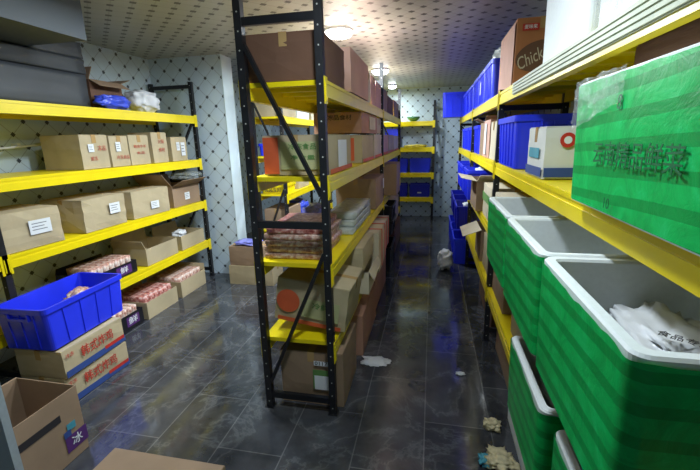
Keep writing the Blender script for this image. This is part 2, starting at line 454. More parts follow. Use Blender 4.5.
def foam_box(label, x0, x1, y0, y1, z, h, wrap=True, lid=False, group=None, rot=0, text=None, wall=.032):
    dx, dy = x1-x0, y1-y0
    r = empty('foam_box', ((x0+x1)/2, (y0+y1)/2, z+.002), (0, 0, math.radians(rot)))
    tag(r, label, 'box', group)
    rad = .034; bx, by = dx*.97, dy*.98
    mb, n = loft([(rrect(bx, by, rad, 6), 0), (rrect(dx, dy, rad, 6), h-.006), (rrect(dx-.012, dy-.012, rad-.004, 6), h), (rrect(dx-2*wall+.01, dy-2*wall+.01, rad-.01, 6), h),
                  (rrect(dx-2*wall, dy-2*wall, rad-.012, 6), h-.008), (rrect(bx-2*wall-.02, by-2*wall-.02, rad-.015, 6), wall)])
    mb.f.append(list(range(n))[::-1]); mb.f.append([5*n+i for i in range(n)])
    mb.build('body', M['foam'], r, smooth=False)
    if wrap:
        pts = rrect(bx+.004, by+.004, rad+.002, 6)
        dense = []
        for i in range(len(pts)):
            a, b = Vector(pts[i]), Vector(pts[(i+1) % len(pts)])
            k = max(1, int((b-a).length/.03))
            for j in range(k): dense.append(tuple(a.lerp(b, j/k)))
        def sc(f): return [(p[0]*f[0], p[1]*f[1]) for p in dense]
        zs = [(h+.026 if lid else h-.014)+(.3 if lid else 1)*.012*noise.noise(Vector((p[0]*14+x0*9, p[1]*14+y0*5, 3))) for p in dense]
        k1 = ((dx+.010)/(bx+.004), (dy+.010)/(by+.004))
        mid = lambda q: tuple(1+(k1[i]-1)*q for i in (0, 1))
        lo = []
        for q in (0, .15, .33, .5, .66, .83):
            pts_ = []
            for p in dense:
                w = .0035*noise.noise(Vector((p[0]*7+x0*3, p[1]*7+y0*7, q*5)))
                f = mid(q); s = 1+abs(w)
                pts_.append((p[0]*f[0]*s, p[1]*f[1]*s))
            lo.append((pts_, .004+q*h))
        lo.append((sc(k1), zs))
        mb, _ = loft(lo); mb.build('tape_wrap', M['green_tape'], r, smooth=True)
    if lid:
        lm, n = loft([(rrect(dx-.004, dy-.004, rad, 6), h+.001), (rrect(dx+.004, dy+.004, rad, 6), h+.006), (rrect(dx+.004, dy+.004, rad, 6), h+.03), (rrect(dx-.02, dy-.02, rad, 6), h+.036)])
        lm.f.append(list(range(n))[::-1]); lm.f.append([3*n+i for i in range(n)])
        lm.build('lid', M['foam'], r)
    for tx in (text or []):
        f, u, v, s_, sz, mt, w = tx
        lettering(s_, sz, M[mt], r, face_mat(f, dx, dy, h, u, v, .0075), width=w, bold=sz*.004)
    return r
def lump(name, label, cat, c, dims, mat, seed=1, amp=.18, flat=.0, group=None, parent=None, freq=2.2, power=.7):
    """soft crumpled bag: superellipsoid with noise, its lowest point at c.z"""
    bm = bmesh.new(); bmesh.ops.create_icosphere(bm, subdivisions=4, radius=1)
    for v in bm.verts:
        d = v.co.normalized()
        p = Vector([math.copysign(abs(q)**power, q) for q in d])
        nn = noise.noise(d*freq+Vector((seed*3.7, seed, 0)))+.5*noise.noise(d*freq*2.7+Vector((seed, 0, seed*2)))
        ridge = abs(noise.noise(d*freq*1.7+Vector((0, seed*5, 1))))
        p *= 1+amp*nn-amp*.6*ridge
        v.co = Vector((p.x*dims[0]/2, p.y*dims[1]/2, p.z*dims[2]/2))
    zmin = min(v.co.z for v in bm.verts); zmax = max(v.co.z for v in bm.verts)
    for v in bm.verts:
        v.co.z = (v.co.z-zmin)*dims[2]/(zmax-zmin)
        if v.co.z < dims[2]*.12: v.co.z = 0 if v.co.z < dims[2]*.06 else v.co.z-dims[2]*.06
    o = bm_obj(name, bm, M[mat], parent, True); o.location = c
    if label: tag(o, label, cat, group)
    return o

# ------------------------------------------------------------------ racks
LV = [.53, 1.075, 1.63, 2.18]
def rack(label, xf, xb, posts, levels=LV, beam_mat='yellow', PH=2.6, low_brace=((1.15, .2), (1.52, 2.38)), bars=(.1, 1.335, 2.50)):
    """xf = front beam face, xb = back; posts = y positions; runs along y"""
    s = 1 if xf > xb else -1
    r = empty('storage_rack', (xf, posts[0], 0)); tag(r, label, 'shelving rack')
    X = lambda x: x-xf
    Y = lambda y: y-posts[0]
    for y in posts:
        for x in (xf-s*.022, xb+s*.022):
            e = MB(); w = .022
            # open C section: web and two flanges
            e.box(-w, w, -.024, -.019, 0, PH); e.box(-w, -w+.004, -.019, .024, 0, PH); e.box(w-.004, w, -.019, .024, 0, PH)
            o = e.build('post', M['post'], r); o.location = (X(x), Y(y), 0)
            ft = MB(); ft.box(-.034, .034, -.034, .034, 0, .006); f = ft.build('foot_plate', M['black'], o)
        xa, xc = X(xf-s*.044), X(xb+s*.044)
        for z in bars:
            b = MB(); b.box(*sorted((xa, xc)), Y(y)-.018, Y(y)+.010, z-.022, z+.022); b.build('crossbar', M['black'], r)
        for (za, zb) in low_brace:
            b = MB(); b.bar((xa, Y(y)-.008, za), (xc, Y(y)-.008, zb), .022, .034, (0, 1, 0)); b.build('brace', M['black'], r)
    for i in range(len(posts)-1):
        ya, yb = Y(posts[i])+.026, Y(posts[i+1])-.026
        for z in levels:
            for side in (0, 1):
                x = X(xf-s*.0) if side == 0 else X(xb)
                sg = s if side == 0 else -s
                m = MB()
                # box beam with a stepped face
                m.box(*sorted((x-sg*.004, x-sg*.04)), ya, yb, z-.095, z-.002)
                m.box(*sorted((x, x-sg*.006)), ya, yb, z-.095, z-.040)
                m.box(*sorted((x+sg*.0, x-sg*.006)), ya, yb, z-.022, z-.002)
                bo = m.build('beam', M[beam_mat], r, .0012)
                for (yy, d) in ((ya, -1), (yb, 1)):
                    k = MB(); k.box(*sorted((x+sg*.005, x-sg*.0)), *sorted((yy-d*.012, yy+d*.046)), z-.135, z+.012)
                    k.box(*sorted((x+sg*.005, x+sg*.009)), *sorted((yy+d*.01, yy+d*.035)), z-.12, z-.02)
                    k.build('bracket', M[beam_mat], bo)
            p = MB(); n = max(2, int((yb-ya)/.26))
            x0, x1 = sorted((X(xf-s*.008), X(xb+s*.008)))
            for k in range(n):
                a = ya+(yb-ya)*k/n+.001; c = ya+(yb-ya)*(k+1)/n-.001
                p.box(x0, x1, a, c, z-.003, z)
                p.box(x0+.036, x1-.036, a+.0, a+.012, z-.028, z-.003); p.box(x0+.036, x1-.036, c-.012, c, z-.028, z-.003)
            p.build('shelf_panel', M[beam_mat], r)
    return r

# ------------------------------------------------------------------ the room
XL, XR, YB, YF, H = -3.67, 1.09, 9.3, -1.6, 2.915
f = MB(); f.box(XL-.1, XR+.1, YF-.1, YB+.1, -.1, 0); struct('floor', f, M['floor'])
f = MB(); f.box(XL-.1, XR+.1, YF-.1, YB+.1, H, H+.1); struct('ceiling', f, M['ceil'])
f = MB(); f.box(XL-.1, XL, YF, YB, 0, H); struct('wall_left', f, M['wall_x'])
f = MB(); f.box(XR, XR+.1, YF, YB, 0, H); struct('wall_right', f, M['wall_x'])
f = MB(); f.box(XL-.1, XR+.1, YB, YB+.1, 0, H); struct('wall_back', f, M['wall_y'])
f = MB(); f.box(XL-.1, XR+.1, YF-.1, YF, 0, H); struct('wall_front', f, M['wall_y'])
f = MB(); f.box(XL, -2.64, 4.80, 5.05, 0, H); struct('wall_partition', f, M['wall_y'])
f = MB(); f.box(-2.64, -2.628, 4.795, 5.055, 0, H); struct('trim_1', f, plain('white_corner_trim', srgb(206, 222, 230), .3, .04))
f = MB(); f.box(XL, -2.56, 1.2, 2.70, 2.61, H); struct('trim_2', f, M['bulkhead'])

# ------------------------------------------------------------------ racks in place
rack('long yellow and black rack standing against the left wall', -3.01, -3.63, [-.5, 2.10, 4.70], PH=2.595, bars=(.1, 1.335, 2.54), low_brace=((1.15, .2), (2.12, 1.2)))
rack('free-standing yellow and black rack in the middle with braced end frame nearest', -.60, -1.11, [2.23, 4.95, 7.6], PH=2.72)
rack('yellow and black rack along the right wall holding the green taped boxes', .515, 1.03, [.45, 3.45, 5.6, 8.0], PH=2.20, bars=(.1, 1.2, 2.06), low_brace=((1.1, .2), (2.02, 1.3)))
rack('yellow and black rack seen through the middle rack behind the tiled partition', -2.06, -2.53, [5.32, 7.9])
def back_rack():
    r = rack('small yellow and black rack across the far back wall', 0, .5, [0, 1.6])
    r.rotation_euler = (0, 0, math.radians(90)); r.location = (.03, 8.76, 0)
    return r
back_rack()

# added pale ribs that paint glare on the right rack's near top beam
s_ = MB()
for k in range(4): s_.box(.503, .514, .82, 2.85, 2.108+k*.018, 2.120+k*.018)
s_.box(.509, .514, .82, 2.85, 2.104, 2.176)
tag(s_.build('beam_glare_strip', M['strip']), 'pale ribbed strip painting glare on the near top beam of the right rack', 'painted glare')

# ------------------------------------------------------------------ LEFT RACK
Z1, Z2, Z3, Z4 = [z+.002 for z in LV]    # low to high
SX = -3.04
# level 1.63: five tan cartons
for i, (a, b, h, dep, mt, st, tx) in enumerate([
    (2.93, 3.24, .300, .42, 'tan', [('x+', -.16, .62, .06, .07)], [('x+', .24, .60, '冻品', .05, 'pink_ink', None), ('x+', -.1, .3, '速冻', .04, 'pink_ink', None)]),
    (3.26, 3.50, .29, .30, 'tan', [('x+', -.1, .66, .06, .09)], [('x+', .1, .3, '冷冻食品', .04, 'pink_ink', .17)]),
    (3.51, 3.80, .30, .30, 'tan', None, [('x+', 0, .62, '精选牛羊', .035, 'pink_ink', .18), ('x+', 0, .4, '食品', .03, 'pink_ink', .12)]),
    (3.85, 4.11, .33, .30, 'tan', None, [('x+', .05, .7, '火锅', .05, 'pink_ink', .1), ('x+', .05, .42, '食材', .05, 'pink_ink', .1)]),
    (4.18, 4.48, .28, .30, 'tan', [('x+', -.12, .62, .06, .10), ('x+', .2, .5, .08, .16)], None)]):
    lab = ['long tan carton nearest the viewer in the left rack\'s row of five',
           'tan carton with torn tape and red print, second in the left row of five',
           'tan carton with two faded red print lines, middle of the left row of five',
           'taller tan carton with red characters, fourth in the left rack\'s row of five',
           'tan carton with two white stickers at the far end of the row of five'][i]
    carton(lab, SX-dep, SX, a, b, Z3, h, mt, group='tan cartons on the left rack', stick=st, text=tx)
# white rod on the wall side of that shelf
r = empty('bracket_rod', (-3.60, 2.4, 1.80)); tag(r, 'white rod with bent end mounted on the left wall above the second shelf', 'rod')
mb = MB(); mb.tube([(0, -.24, .001), (0, .66, .062)], .010); mb.build('rod', M['white_plastic'], r)
mb = MB(); mb.tube([(0, .66, .062), (0, .69, .04), (0, .685, .005)], .013); mb.build('hook', M['white_plastic'], r)
for y in (-.2, .45): mb = MB(); mb.box(-.068, .0, y-.015, y+.015, -.02+.068*(y+.4), .02+.068*(y+.4)); mb.build('wall_bracket', M['white_plastic'], r)
# level 1.075: big worn cartons
carton('large worn kraft carton with printed sticker, nearest on the left rack middle shelf', SX-.42, SX+.02, 2.14, 2.60, Z2, .29, 'tan', rot=-3, amp=.009, stick=[('x+', .10, .55, .17, .11)])
carton('dented kraft carton with crumpled corner, second on the left rack middle shelf', SX-.42, SX+.02, 2.80, 3.31, Z2, .29, 'tan', rot=2, amp=.012, stick=[('x+', .18, .60, .13, .10)])
carton('kraft carton with slanted sticker, third on the left rack middle shelf', SX-.42, SX+.02, 3.42, 3.98, Z2, .28, 'tan', rot=-2, amp=.008, stick=[('x+', .05, .40, .12, .08)])
carton('open brown carton spilling clear plastic at the far end of the left rack middle shelf', SX-.44, SX-.01, 4.10, 4.66, Z2, .25, 'brown', flaps=[('x+', .16, 62), ('y-', .22, 42), ('x-', .12, 10)], stick=[('x+', .0, .45, .10, .09)])
lump('plastic_bag', 'clear plastic bag draped out of the open brown carton', 'bag', (-3.06, 4.42, Z2+.335), (.34, .44, .08), 'film', 5, .35, parent=None)
# level .53
carton('black printed carton of pink meat packs on the left rack low shelf', SX-.42, SX-.0, 2.80, 3.36, Z1, .13, 'black_plastic', flaps=[('x-', .05, 0)], bands=[('x+', .18, .5, .2, .09, 'purple_ink')], text=[('x+', -.25, .5, '冻牛肉', .06, 'grey_print', .16), ('x+', .18, .5, '鲜', .07, 'sticker', .1)])
carton('open tan carton with brown inside on the left rack low shelf', SX-.42, SX+.01, 3.50, 4.04, Z1, .19, 'tan', flaps=[('y-', .10, 20), ('x-', .12, 5)])
carton('open tan carton with white bag at the far end of the low shelf', SX-.40, SX+.01, 4.12, 4.62, Z1, .18, 'tan', flaps=[('x-', .1, 5)])
lump('plastic_bag', 'small white plastic bag on the far tan carton of the low shelf', 'bag', (-3.18, 4.30, Z1+.12), (.14, .18, .11), 'white_plastic', 9, .3)
# floor level under the left rack
carton('black printed carton of meat packs on the floor beside the cartons with blue stripe', SX-.36, SX+.08, 2.86, 3.25, 0, .17, 'black_plastic', flaps=[('x-', .05, 0)], bands=[('x+', .12, .55, .17, .1, 'purple_ink')], text=[('x+', .12, .55, '鲜', .08, 'sticker', .12)])
carton('open tan carton of red meat packs on the floor, middle of the left row', SX-.38, SX+.10, 3.29, 3.80, 0, .19, 'tan', flaps=[('x-', .06, 0)])
carton('open tan carton of pale meat packs on the floor nearest the tiled partition', SX-.38, SX+.10, 3.88, 4.40, 0, .20, 'tan', flaps=[('x-', .08, 0), ('y+', .08, 15)])
def pack_row(x0, x1, y0, y1, z, h, n, mat, label, group, lean=12):
    """sealed meat packs standing on edge side by side"""
    first = None; w = (y1-y0)/n
    for k in range(n):
        if first is None:
            bm = worn_box(x1-x0-.08, w*.80, h, 3+n, .003, 3); o = bm_obj('meat_pack', bm, M[mat], None, True); first = o
        else:
            o = first.copy(); COL.objects.link(o)
        o.location = ((x0+x1)/2, y0+w*(k+.5), z+.008); o.rotation_euler = (0, math.radians(RND.uniform(-2, 2)), math.radians(RND.uniform(-1.5, 1.5)))
        tag(o, label, 'meat pack', group)
pack_row(SX-.36, SX-.0, 2.83, 3.33, Z1+.012, .165, 7, 'meatpale', 'pale pink frozen meat pack standing in the black carton on the low shelf', 'meat packs in the shelf black carton')
pack_row(SX-.31, SX+.07, 2.89, 3.22, .012, .20, 5, 'meatpale', 'pink meat pack in the black carton on the floor', 'meat packs in the floor black carton')
pack_row(SX-.33, SX+.09, 3.32, 3.78, .012, .215, 6, 'meat', 'red frosted meat pack in the middle tan carton on the floor', 'meat packs in the middle floor carton')
pack_row(SX-.33, SX+.09, 3.91, 4.37, .012, .225, 6, 'meatpale', 'pale frosted meat pack in the tan carton nearest the partition', 'meat packs in the far floor carton')
# top level of the left rack
r = empty('covered_stack', (-3.30, 2.68, Z4)); tag(r, 'dark grey sheeted stack with a horizontal seam on the left rack top shelf', 'covered goods')
b = worn_box(.37, 1.03, .285, 11, .010, 8); bm_obj('lower_tier', b, M['dark_sheet'], r, True)
b = worn_box(.38, 1.04, .122, 12, .010, 8); o = bm_obj('upper_tier', b, M['dark_sheet'], r, True); o.location = (0, 0, .292)
b = worn_box(.38, .47, .135, 13, .006, 8); o = bm_obj('top_tier', b, M['dark_sheet'], r, True); o.location = (0, .282, .418)
carton('dark brown open carton leaning on the grey sheeted stack, left rack top shelf', -3.55, -3.15, 3.26, 3.66, Z4, .26, 'dark_brown', flaps=[('y-', .14, -30), ('x-', .06, 3), ('x+', .12, 120), ('y+', .16, 70)], flap_mat='brown')
lump('plastic_bag', 'blue plastic bag lying on the left rack top shelf', 'bag', (-3.06, 3.42, Z4), (.13, .40, .135), 'blue_bag', 3, .25)
lump('plastic_bag', 'white plastic bag with red line at the far end of the left rack top shelf', 'bag', (-3.14, 3.92, Z4), (.26, .36, .24), 'white_plastic', 4, .22)

# blue crate on two cartons
for k in range(2):
    carton(['lower of the two cartons with red characters under the blue crate', 'upper of the two cartons with red characters, directly under the blue crate'][k],
           -2.94, -2.53, 1.96, 2.53, .217*k, .205, 'tan', rot=-2+k*3, amp=.005, group='cartons with red characters and blue stripe',
           bands=[('x+', 0, .14, .56, .05, 'blue_ink'), ('x+', .30, .24, .20, .028, 'red_ink')],
           text=[('x+', .02, .62, '韩式炸鸡', .095, 'red_ink', .30), ('x+', -.41, .8, '冷冻', .035, 'red_ink', None)])
crate('blue open plastic crate on top of the two cartons, left foreground', -3.00, -2.56, 1.91, 2.67, .446, .315, 'blue', rot=3, ribs=4)
lump('meat_pack', 'pink frozen meat pack with white wrapping inside the foreground blue crate', 'meat pack', (-2.76, 2.40, .47), (.22, .30, .27), 'meatpale', 21, .5)
lump('meat_pack', 'small white wrapped pack lying inside the foreground blue crate', 'meat pack', (-2.74, 2.12, .47), (.14, .16, .20), 'meatpale', 22, .35)
# foreground carton, dark
carton('large open brown carton with dark strip and purple corner mark, left foreground', -2.52, -2.07, 1.03, 1.66, 0, .44, 'brown', flaps=[('x-', .12, 160)], bands=[('x+', .05, .70, .30, .045, 'dark_ink'), ('x+', .40, .26, .14, .10, 'purple_ink'), ('x+', .37, .50, .055, .045, 'teal_ink'), ('x+', .32, .42, .045, .04, 'blue_ink')],
       text=[('x+', .40, .26, '冰', .07, 'sticker', None)])
carton('low brown carton with ragged flaps on the floor at the bottom edge', -1.62, -.97, .92, 1.43, 0, .27, 'brown', amp=.006)
mb = MB(); mb.box(-2.4, -1.632, .985, 1.015, .001, 1.12)
tag(mb.build('foam_board', M['lid_grey'], None, .004), 'grey blue foam board standing upright at the lower left edge', 'board')

# boxes on the floor by the partition
carton('brown carton on the floor beside the partition wall end, lower of two', -2.60, -1.98, 4.42, 4.77, 0, .25, 'tan', face='y-')
carton('brown carton with blue and white bag, upper of two beside the partition wall end', -2.58, -2.10, 4.43, 4.75, .26, .25, 'brown')
lump('plastic_bag', 'blue and white bag on the upper carton by the partition', 'bag', (-2.34, 4.56, .522), (.34, .24, .06), 'lilac_bag', 31, .3)

# ------------------------------------------------------------------ MIDDLE RACK
CX = -.62
# top shelf
carton('wide dark brown carton filling the near end of the middle rack top shelf', -1.08, CX, 2.27, 2.86, Z4, .255, 'dark_brown', amp=.006)
for i, (y0, y1, h, mt, xo, lab) in enumerate([
    (2.94, 3.74, .33, 'pink', .03, 'pinkish brown carton sticking out, second on the middle rack top shelf'),
    (3.80, 4.08, .31, 'pale', .0, 'narrow pale carton, third on the middle rack top shelf'),
    (4.10, 4.42, .31, 'pink', .0, 'pinkish carton, fourth on the middle rack top shelf'),
    (4.45, 4.90, .30, 'pink', .0, 'pinkish carton just before the middle post on the top shelf'),
    (5.0, 5.6, .30, 'brown', .0, 'brown carton just beyond the middle post on the top shelf'),
    (5.65, 6.4, .26, 'dark_brown', .0, 'dark brown carton sixth on the middle rack top shelf'),
    (6.5, 7.4, .28, 'brown', .0, 'brown carton at the far end of the middle rack top shelf')]):
    carton(lab, -1.04, CX+xo, y0, y1, Z4, h-.03, mt, group='cartons on the middle rack top shelf')
# level 1.63
PR = dict(bands=None)
carton('tan carton with green print and orange ends, nearest on the middle rack second shelf', -1.05, CX, 2.33, 3.02, Z3, .24, 'tan',
       bands=[('y-', -.37, .5, .10, .225, 'orange_ink'), ('y-', .10, .5, .27, .17, 'olive_ink'), ('x+', .02, .5, .26, .18, 'sticker'), ('x+', 0, .07, .66, .03, 'orange_ink')],
       text=[('y-', .12, .72, '冷冻食品', .04, 'green_ink', .18), ('y-', .12, .45, '净含量', .03, 'green_ink', .16)])
for (y0, y1, h, mt, lab) in [
    (3.50, 4.18, .24, 'tan', 'tan carton with orange bottom edge, second on the middle rack second shelf'),
    (4.26, 4.88, .25, 'pale', 'pale carton with orange bottom edge just before the middle post, second shelf'),
    (5.02, 5.62, .25, 'pink', 'pinkish carton just beyond the middle post, second shelf'),
    (5.70, 6.4, .25, 'tan', 'tan carton sixth along the middle rack second shelf'),
    (6.5, 7.3, .24, 'pale', 'pale carton at the far end of the middle rack second shelf')]:
    carton(lab, -1.05, CX+.005, y0, y1, Z3, h, mt, group='cartons on the middle rack second shelf', bands=[('x+', 0, .07, (y1-y0)*.96, .03, 'orange_ink'), ('y-', .30, .5, .03, .2, 'orange_ink')])
carton('purplish brown carton stacked second tier, middle rack second shelf', -1.05, CX+.01, 3.46, 4.46, Z3+.263, .175, 'red_brown', text=[('y-', .05, .75, '冻品食材', .05, 'dark_ink', .22)], bands=[('x+', .1, .55, .4, .12, 'pale')])
carton('brown carton stacked second tier before the middle post, second shelf', -1.05, CX, 4.52, 4.86, Z3+.268, .165, 'tan')
# level 1.075
for k in range(5):
    bm = worn_box(.40-.02*(k == 4), .54, .038, 40+k, .006, 4)
    o = bm_obj('meat_pack', bm, M['meat' if k > 3 else 'meatpale'], None, True)
    o.location = (-.89+.008*(k % 2), 2.60, Z2+.002+.043*k); o.rotation_euler = (0, 0, math.radians([1, -2, 2, -1, 4][k]))
    tag(o, ['flat pink pack, bottom of the stack of five on the middle rack', 'flat pink pack, second from bottom of the stack of five', 'flat pink pack, middle of the stack of five on the middle rack',
            'flat pink pack, fourth from bottom of the stack of five', 'reddest flat pack, top of the stack of five on the middle rack'][k], 'meat pack', 'stack of flat meat packs')
lump('plastic_bag', 'lilac blue plastic bag behind the stack of flat pink packs', 'bag', (-.98, 3.14, Z2), (.16, .40, .24), 'lilac_bag', 41, .25)
for k in range(3):
    bm = worn_box(.25, .95-.05*k, .05, 50+k, .006, 5)
    o = bm_obj('foam_tray_bundle', bm, M['greybag'], None, True); o.location = (-.745, 3.50+.02*k, Z2+.002+.056*k)
    tag(o, ['frosted bundle of trays in film, bottom of three on the middle rack', 'frosted bundle of trays in film, middle of three on the middle rack', 'frosted bundle of trays in film, top of three on the middle rack'][k], 'tray bundle', 'film wrapped tray bundles')
carton('closed brown carton before the middle post, third shelf of the middle rack', -1.05, CX+.03, 4.20, 4.88, Z2, .33, 'brown', amp=.008, bands=[('x+', .3, .7, .1, .12, 'sticker')])
carton('brown carton overhanging the aisle beyond the middle post, third shelf', -.98, -.46, 5.28, 5.85, Z2, .42, 'brown')
carton('tan carton at the far end of the middle rack third shelf', -1.02, -.58, 6.2, 6.9, Z2, .36, 'tan')
# level .53
carton('tilted tan carton with orange round mark, low shelf of the middle rack near end', -1.07, -.55, 2.36, 2.84, Z1+.052, .31, 'tan', tilt=(0, math.radians(8), math.radians(-1)), amp=.006,
       bands=[('y-', .14, .42, .27, .14, 'olive_ink'), ('y-', 0, .06, .46, .03, 'orange_ink')], text=[('y-', .14, .5, '冷鲜', .05, 'green_ink', .12)])
mb = MB(); mb.disc((0, 0, 0), .085, .0012, 24, 'y'); dsk = mb.build('round_mark', M['orange_ink'])
dsk.parent = [o for o in bpy.data.objects if o.get('label', '').startswith('tilted tan carton')][0]; dsk.location = (-.165, -.2485, .155)
carton('open greyish tan carton overhanging the low shelf, middle rack', -.96, -.50, 3.08, 3.60, Z1, .20, 'pale', flaps=[('x+', .08, 150), ('x-', .04, 165)])
carton('tan carton stacked over the open greyish carton, middle rack', -.98, -.53, 3.00, 3.58, Z1+.24, .19, 'tan', amp=.008)
for (y0, y1, h, xr, mt, lab) in [(3.66, 4.28, .40, -.49, 'pale', 'pale carton with orange straps on the middle rack low shelf'), (4.34, 4.88, .34, -.52, 'tan', 'tan carton with orange straps just before the middle post, low shelf')]:
    cr = carton(lab, -.96, xr, y0, y1, Z1, h, mt, amp=.006)
    dx = xr+.96; dy = y1-y0
    mb = MB()
    for u in (-.22, .2):
        mb.box(-dx/2-.010, dx/2+.010, u*dy-.012, u*dy+.012, h+.007, h+.010); mb.box(dx/2+.006, dx/2+.010, u*dy-.012, u*dy+.012, .02, h+.010)
    mb.build('strap', M['red_strap'], cr)
for k in range(2):
    crate(['lower black crate of two on the low shelf beyond the middle post', 'upper black crate of two on the low shelf beyond the middle post'][k], -.97, -.50, 5.2, 5.78, Z1+.207*k, .195, 'black_plastic', group='black crates on the middle rack')
lump('plastic_bag', 'pale plastic bag in the upper black crate beyond the middle post', 'bag', (-.73, 5.48, Z1+.235), (.26, .34, .17), 'greybag', 61, .3)
carton('tan carton at the far end of the middle rack low shelf', -1.0, -.55, 6.0, 6.7, Z1, .36, 'tan')
# floor
carton('brown carton with green framed label under the near end of the middle rack', -1.02, -.56, 2.29, 2.78, 0, .41, 'brown', amp=.007,
       bands=[('y-', .17, .52, .125, .15, 'green_ink'), ('y-', .17, .46, .105, .11, 'sticker'), ('y-', .17, .83, .105, .035, 'sticker')], text=[('y-', .17, .83, '0117', .04, 'dark_ink', .09)])
carton('long reddish brown carton on the floor under the middle rack, sticking out', -.98, -.54, 2.97, 3.78, 0, .37, 'red_brown', amp=.005)
carton('reddish brown carton on the floor just before the middle post', -.98, -.56, 3.86, 4.86, 0, .36, 'red_brown')
crate('black crate on the floor beyond the middle post', -.98, -.52, 5.15, 5.8, 0, .36, 'black_plastic')
carton('dark brown carton on the floor at the far end of the middle rack', -1.0, -.56, 6.1, 7.3, 0, .38, 'dark_brown')

# ------------------------------------------------------------------ RIGHT RACK
# the green taped foam boxes on the 1.075 shelf
FA = [(1.965, 2.62, .368, 'farthest'), (1.325, 1.95, .362, 'middle'), (.70, 1.31, .362, 'nearest')]
for (y0, y1, x0, w) in FA:
    foam_box({'farthest': 'open white foam box wrapped in green tape, farthest of the three in a row',
              'middle': 'open white foam box wrapped in green tape, middle of the three in a row',
              'nearest': 'open white foam box wrapped in green tape with printed bag inside, nearest of three'}[w], x0, x0+.46, y0, y1, Z2, .385, group='green taped foam boxes on the middle shelf')
bag = lump('plastic_bag', 'clear printed plastic bag inside the nearest green taped box', 'bag', (.60, 1.02, Z2+.18), (.24, .40, .12), 'white_plastic', 71, .55, freq=3.2)
lettering('食品专用袋', .034, M['dark_ink'], bag, Matrix.Translation((-.01, -.09, .126)) @ Matrix.Rotation(math.radians(-40), 4, 'Z'), width=.13)
# lower level
foam_box('open green taped foam box on the low right shelf, farther of the two', .40, .86, 1.27, 1.83, Z1, .37, group='green taped foam boxes on the low shelf')
foam_box('open green taped foam box on the low right shelf at the bottom photo edge', .42, .88, .64, 1.20, Z1, .37, group='green taped foam boxes on the low shelf')
lump('plastic_bag', 'grey plastic bag inside the farther low green taped box', 'bag', (.60, 1.52, Z1+.16), (.26, .34, .16), 'greybag', 72, .3)
lump('plastic_bag', 'grey plastic bag inside the nearer low green taped box', 'bag', (.62, .9, Z1+.14), (.26, .34, .16), 'greybag', 73, .3)
# lidded box
LB = foam_box('large green taped foam box with lid and dark green characters, right foreground', .46, .92, .58, 1.46, Z3, .335, lid=True,
              text=[('x-', -.02, .47, '云南精品鲜菜', .065, 'green_text', .42), ('x-', -.12, .86, '8', .05, 'green_text', None), ('x-', -.12, .10, '10', .04, 'green_text', None)])
# crumpled clear film over its far top corner
bm = bmesh.new(); nu, nv = 26, 18; g = []
for i in range(nu):
    row = []
    for j in range(nv):
        u, v = i/(nu-1), j/(nv-1)
        w = noise.noise(Vector((u*5, v*5, 2)))*.003+abs(noise.noise(Vector((u*11, v*9, 7))))*.009
        row.append(bm.verts.new((-.2335-.008-w, .42-u*.34, .374-v*(.15-.07*u)+.01*noise.noise(Vector((u*6, 1, 1))))))
    g.append(row)
for i in range(nu-1):
    for j in range(nv-1): bm.faces.new((g[i][j], g[i+1][j], g[i+1][j+1], g[i][j+1]))
bm_obj('film_wrap', bm, M['film'], LB, True)
carton('dark brown flat carton lying on the lid of the large green box', .60, .96, .62, 1.44, Z3+.378, .09, 'dark_brown')
# carton and crate behind
wb = carton('white carton with red round mark and blue print beside the large green box', .53, .90, 2.06, 2.40, Z3, .245, 'whitebox', amp=.003,
       bands=[('y-', 0, .13, .36, .045, 'blue_ink'), ('x-', 0, .13, .32, .045, 'blue_ink'), ('x-', 0, .5, .2, .05, 'teal_ink')],
       text=[('y-', .06, .76, '超级', .05, 'blue_ink', .10), ('y-', .04, .45, '通', .07, 'blue_ink', None), ('y-', .3, .45, '净', .07, 'blue_ink', None)])
mb = MB(); mb.disc((0, 0, 0), .035, .0012, 20, 'y'); d = mb.build('round_mark', M['red_ink'], wb); d.location = (-.085, -.1765, .185)
mb = MB(); mb.disc((0, 0, 0), .018, .0008, 20, 'y'); d = mb.build('mark_centre', M['sticker'], d); d.location = (0, -.001, 0)
crate('large deep blue crate behind the white carton on the right rack', .50, .97, 2.66, 3.36, Z3, .33, 'blue', ribs=5)
carton('pale carton leaning just beyond the right rack post, second shelf', .535, .95, 3.58, 3.98, Z3, .33, 'pale', amp=.007)
carton('pinkish white carton with tape beside the pale leaning one, second shelf', .535, .95, 4.02, 4.48, Z3, .36, 'pink', amp=.006, bands=[('x-', 0, .5, .14, .3, 'sticker')])
carton('brown carton before the row of blue crates, right rack second shelf', .54, .95, 4.52, 4.86, Z3, .35, 'brown', flaps=[('x-', .08, 60), ('y-', .08, 30)])
ycr = [4.92, 5.66, 6.30, 6.94]
for i, y in enumerate(ycr):
    crate(['blue crate next to the brown carton, nearest of four on the right rack second shelf', 'blue crate second of four on the right rack second shelf',
           'blue crate third of four on the right rack second shelf', 'blue crate farthest of four on the right rack second shelf'][i], .52, .96, y, y+.58, Z3, .33, 'blue', group='blue crates on the right rack second shelf')
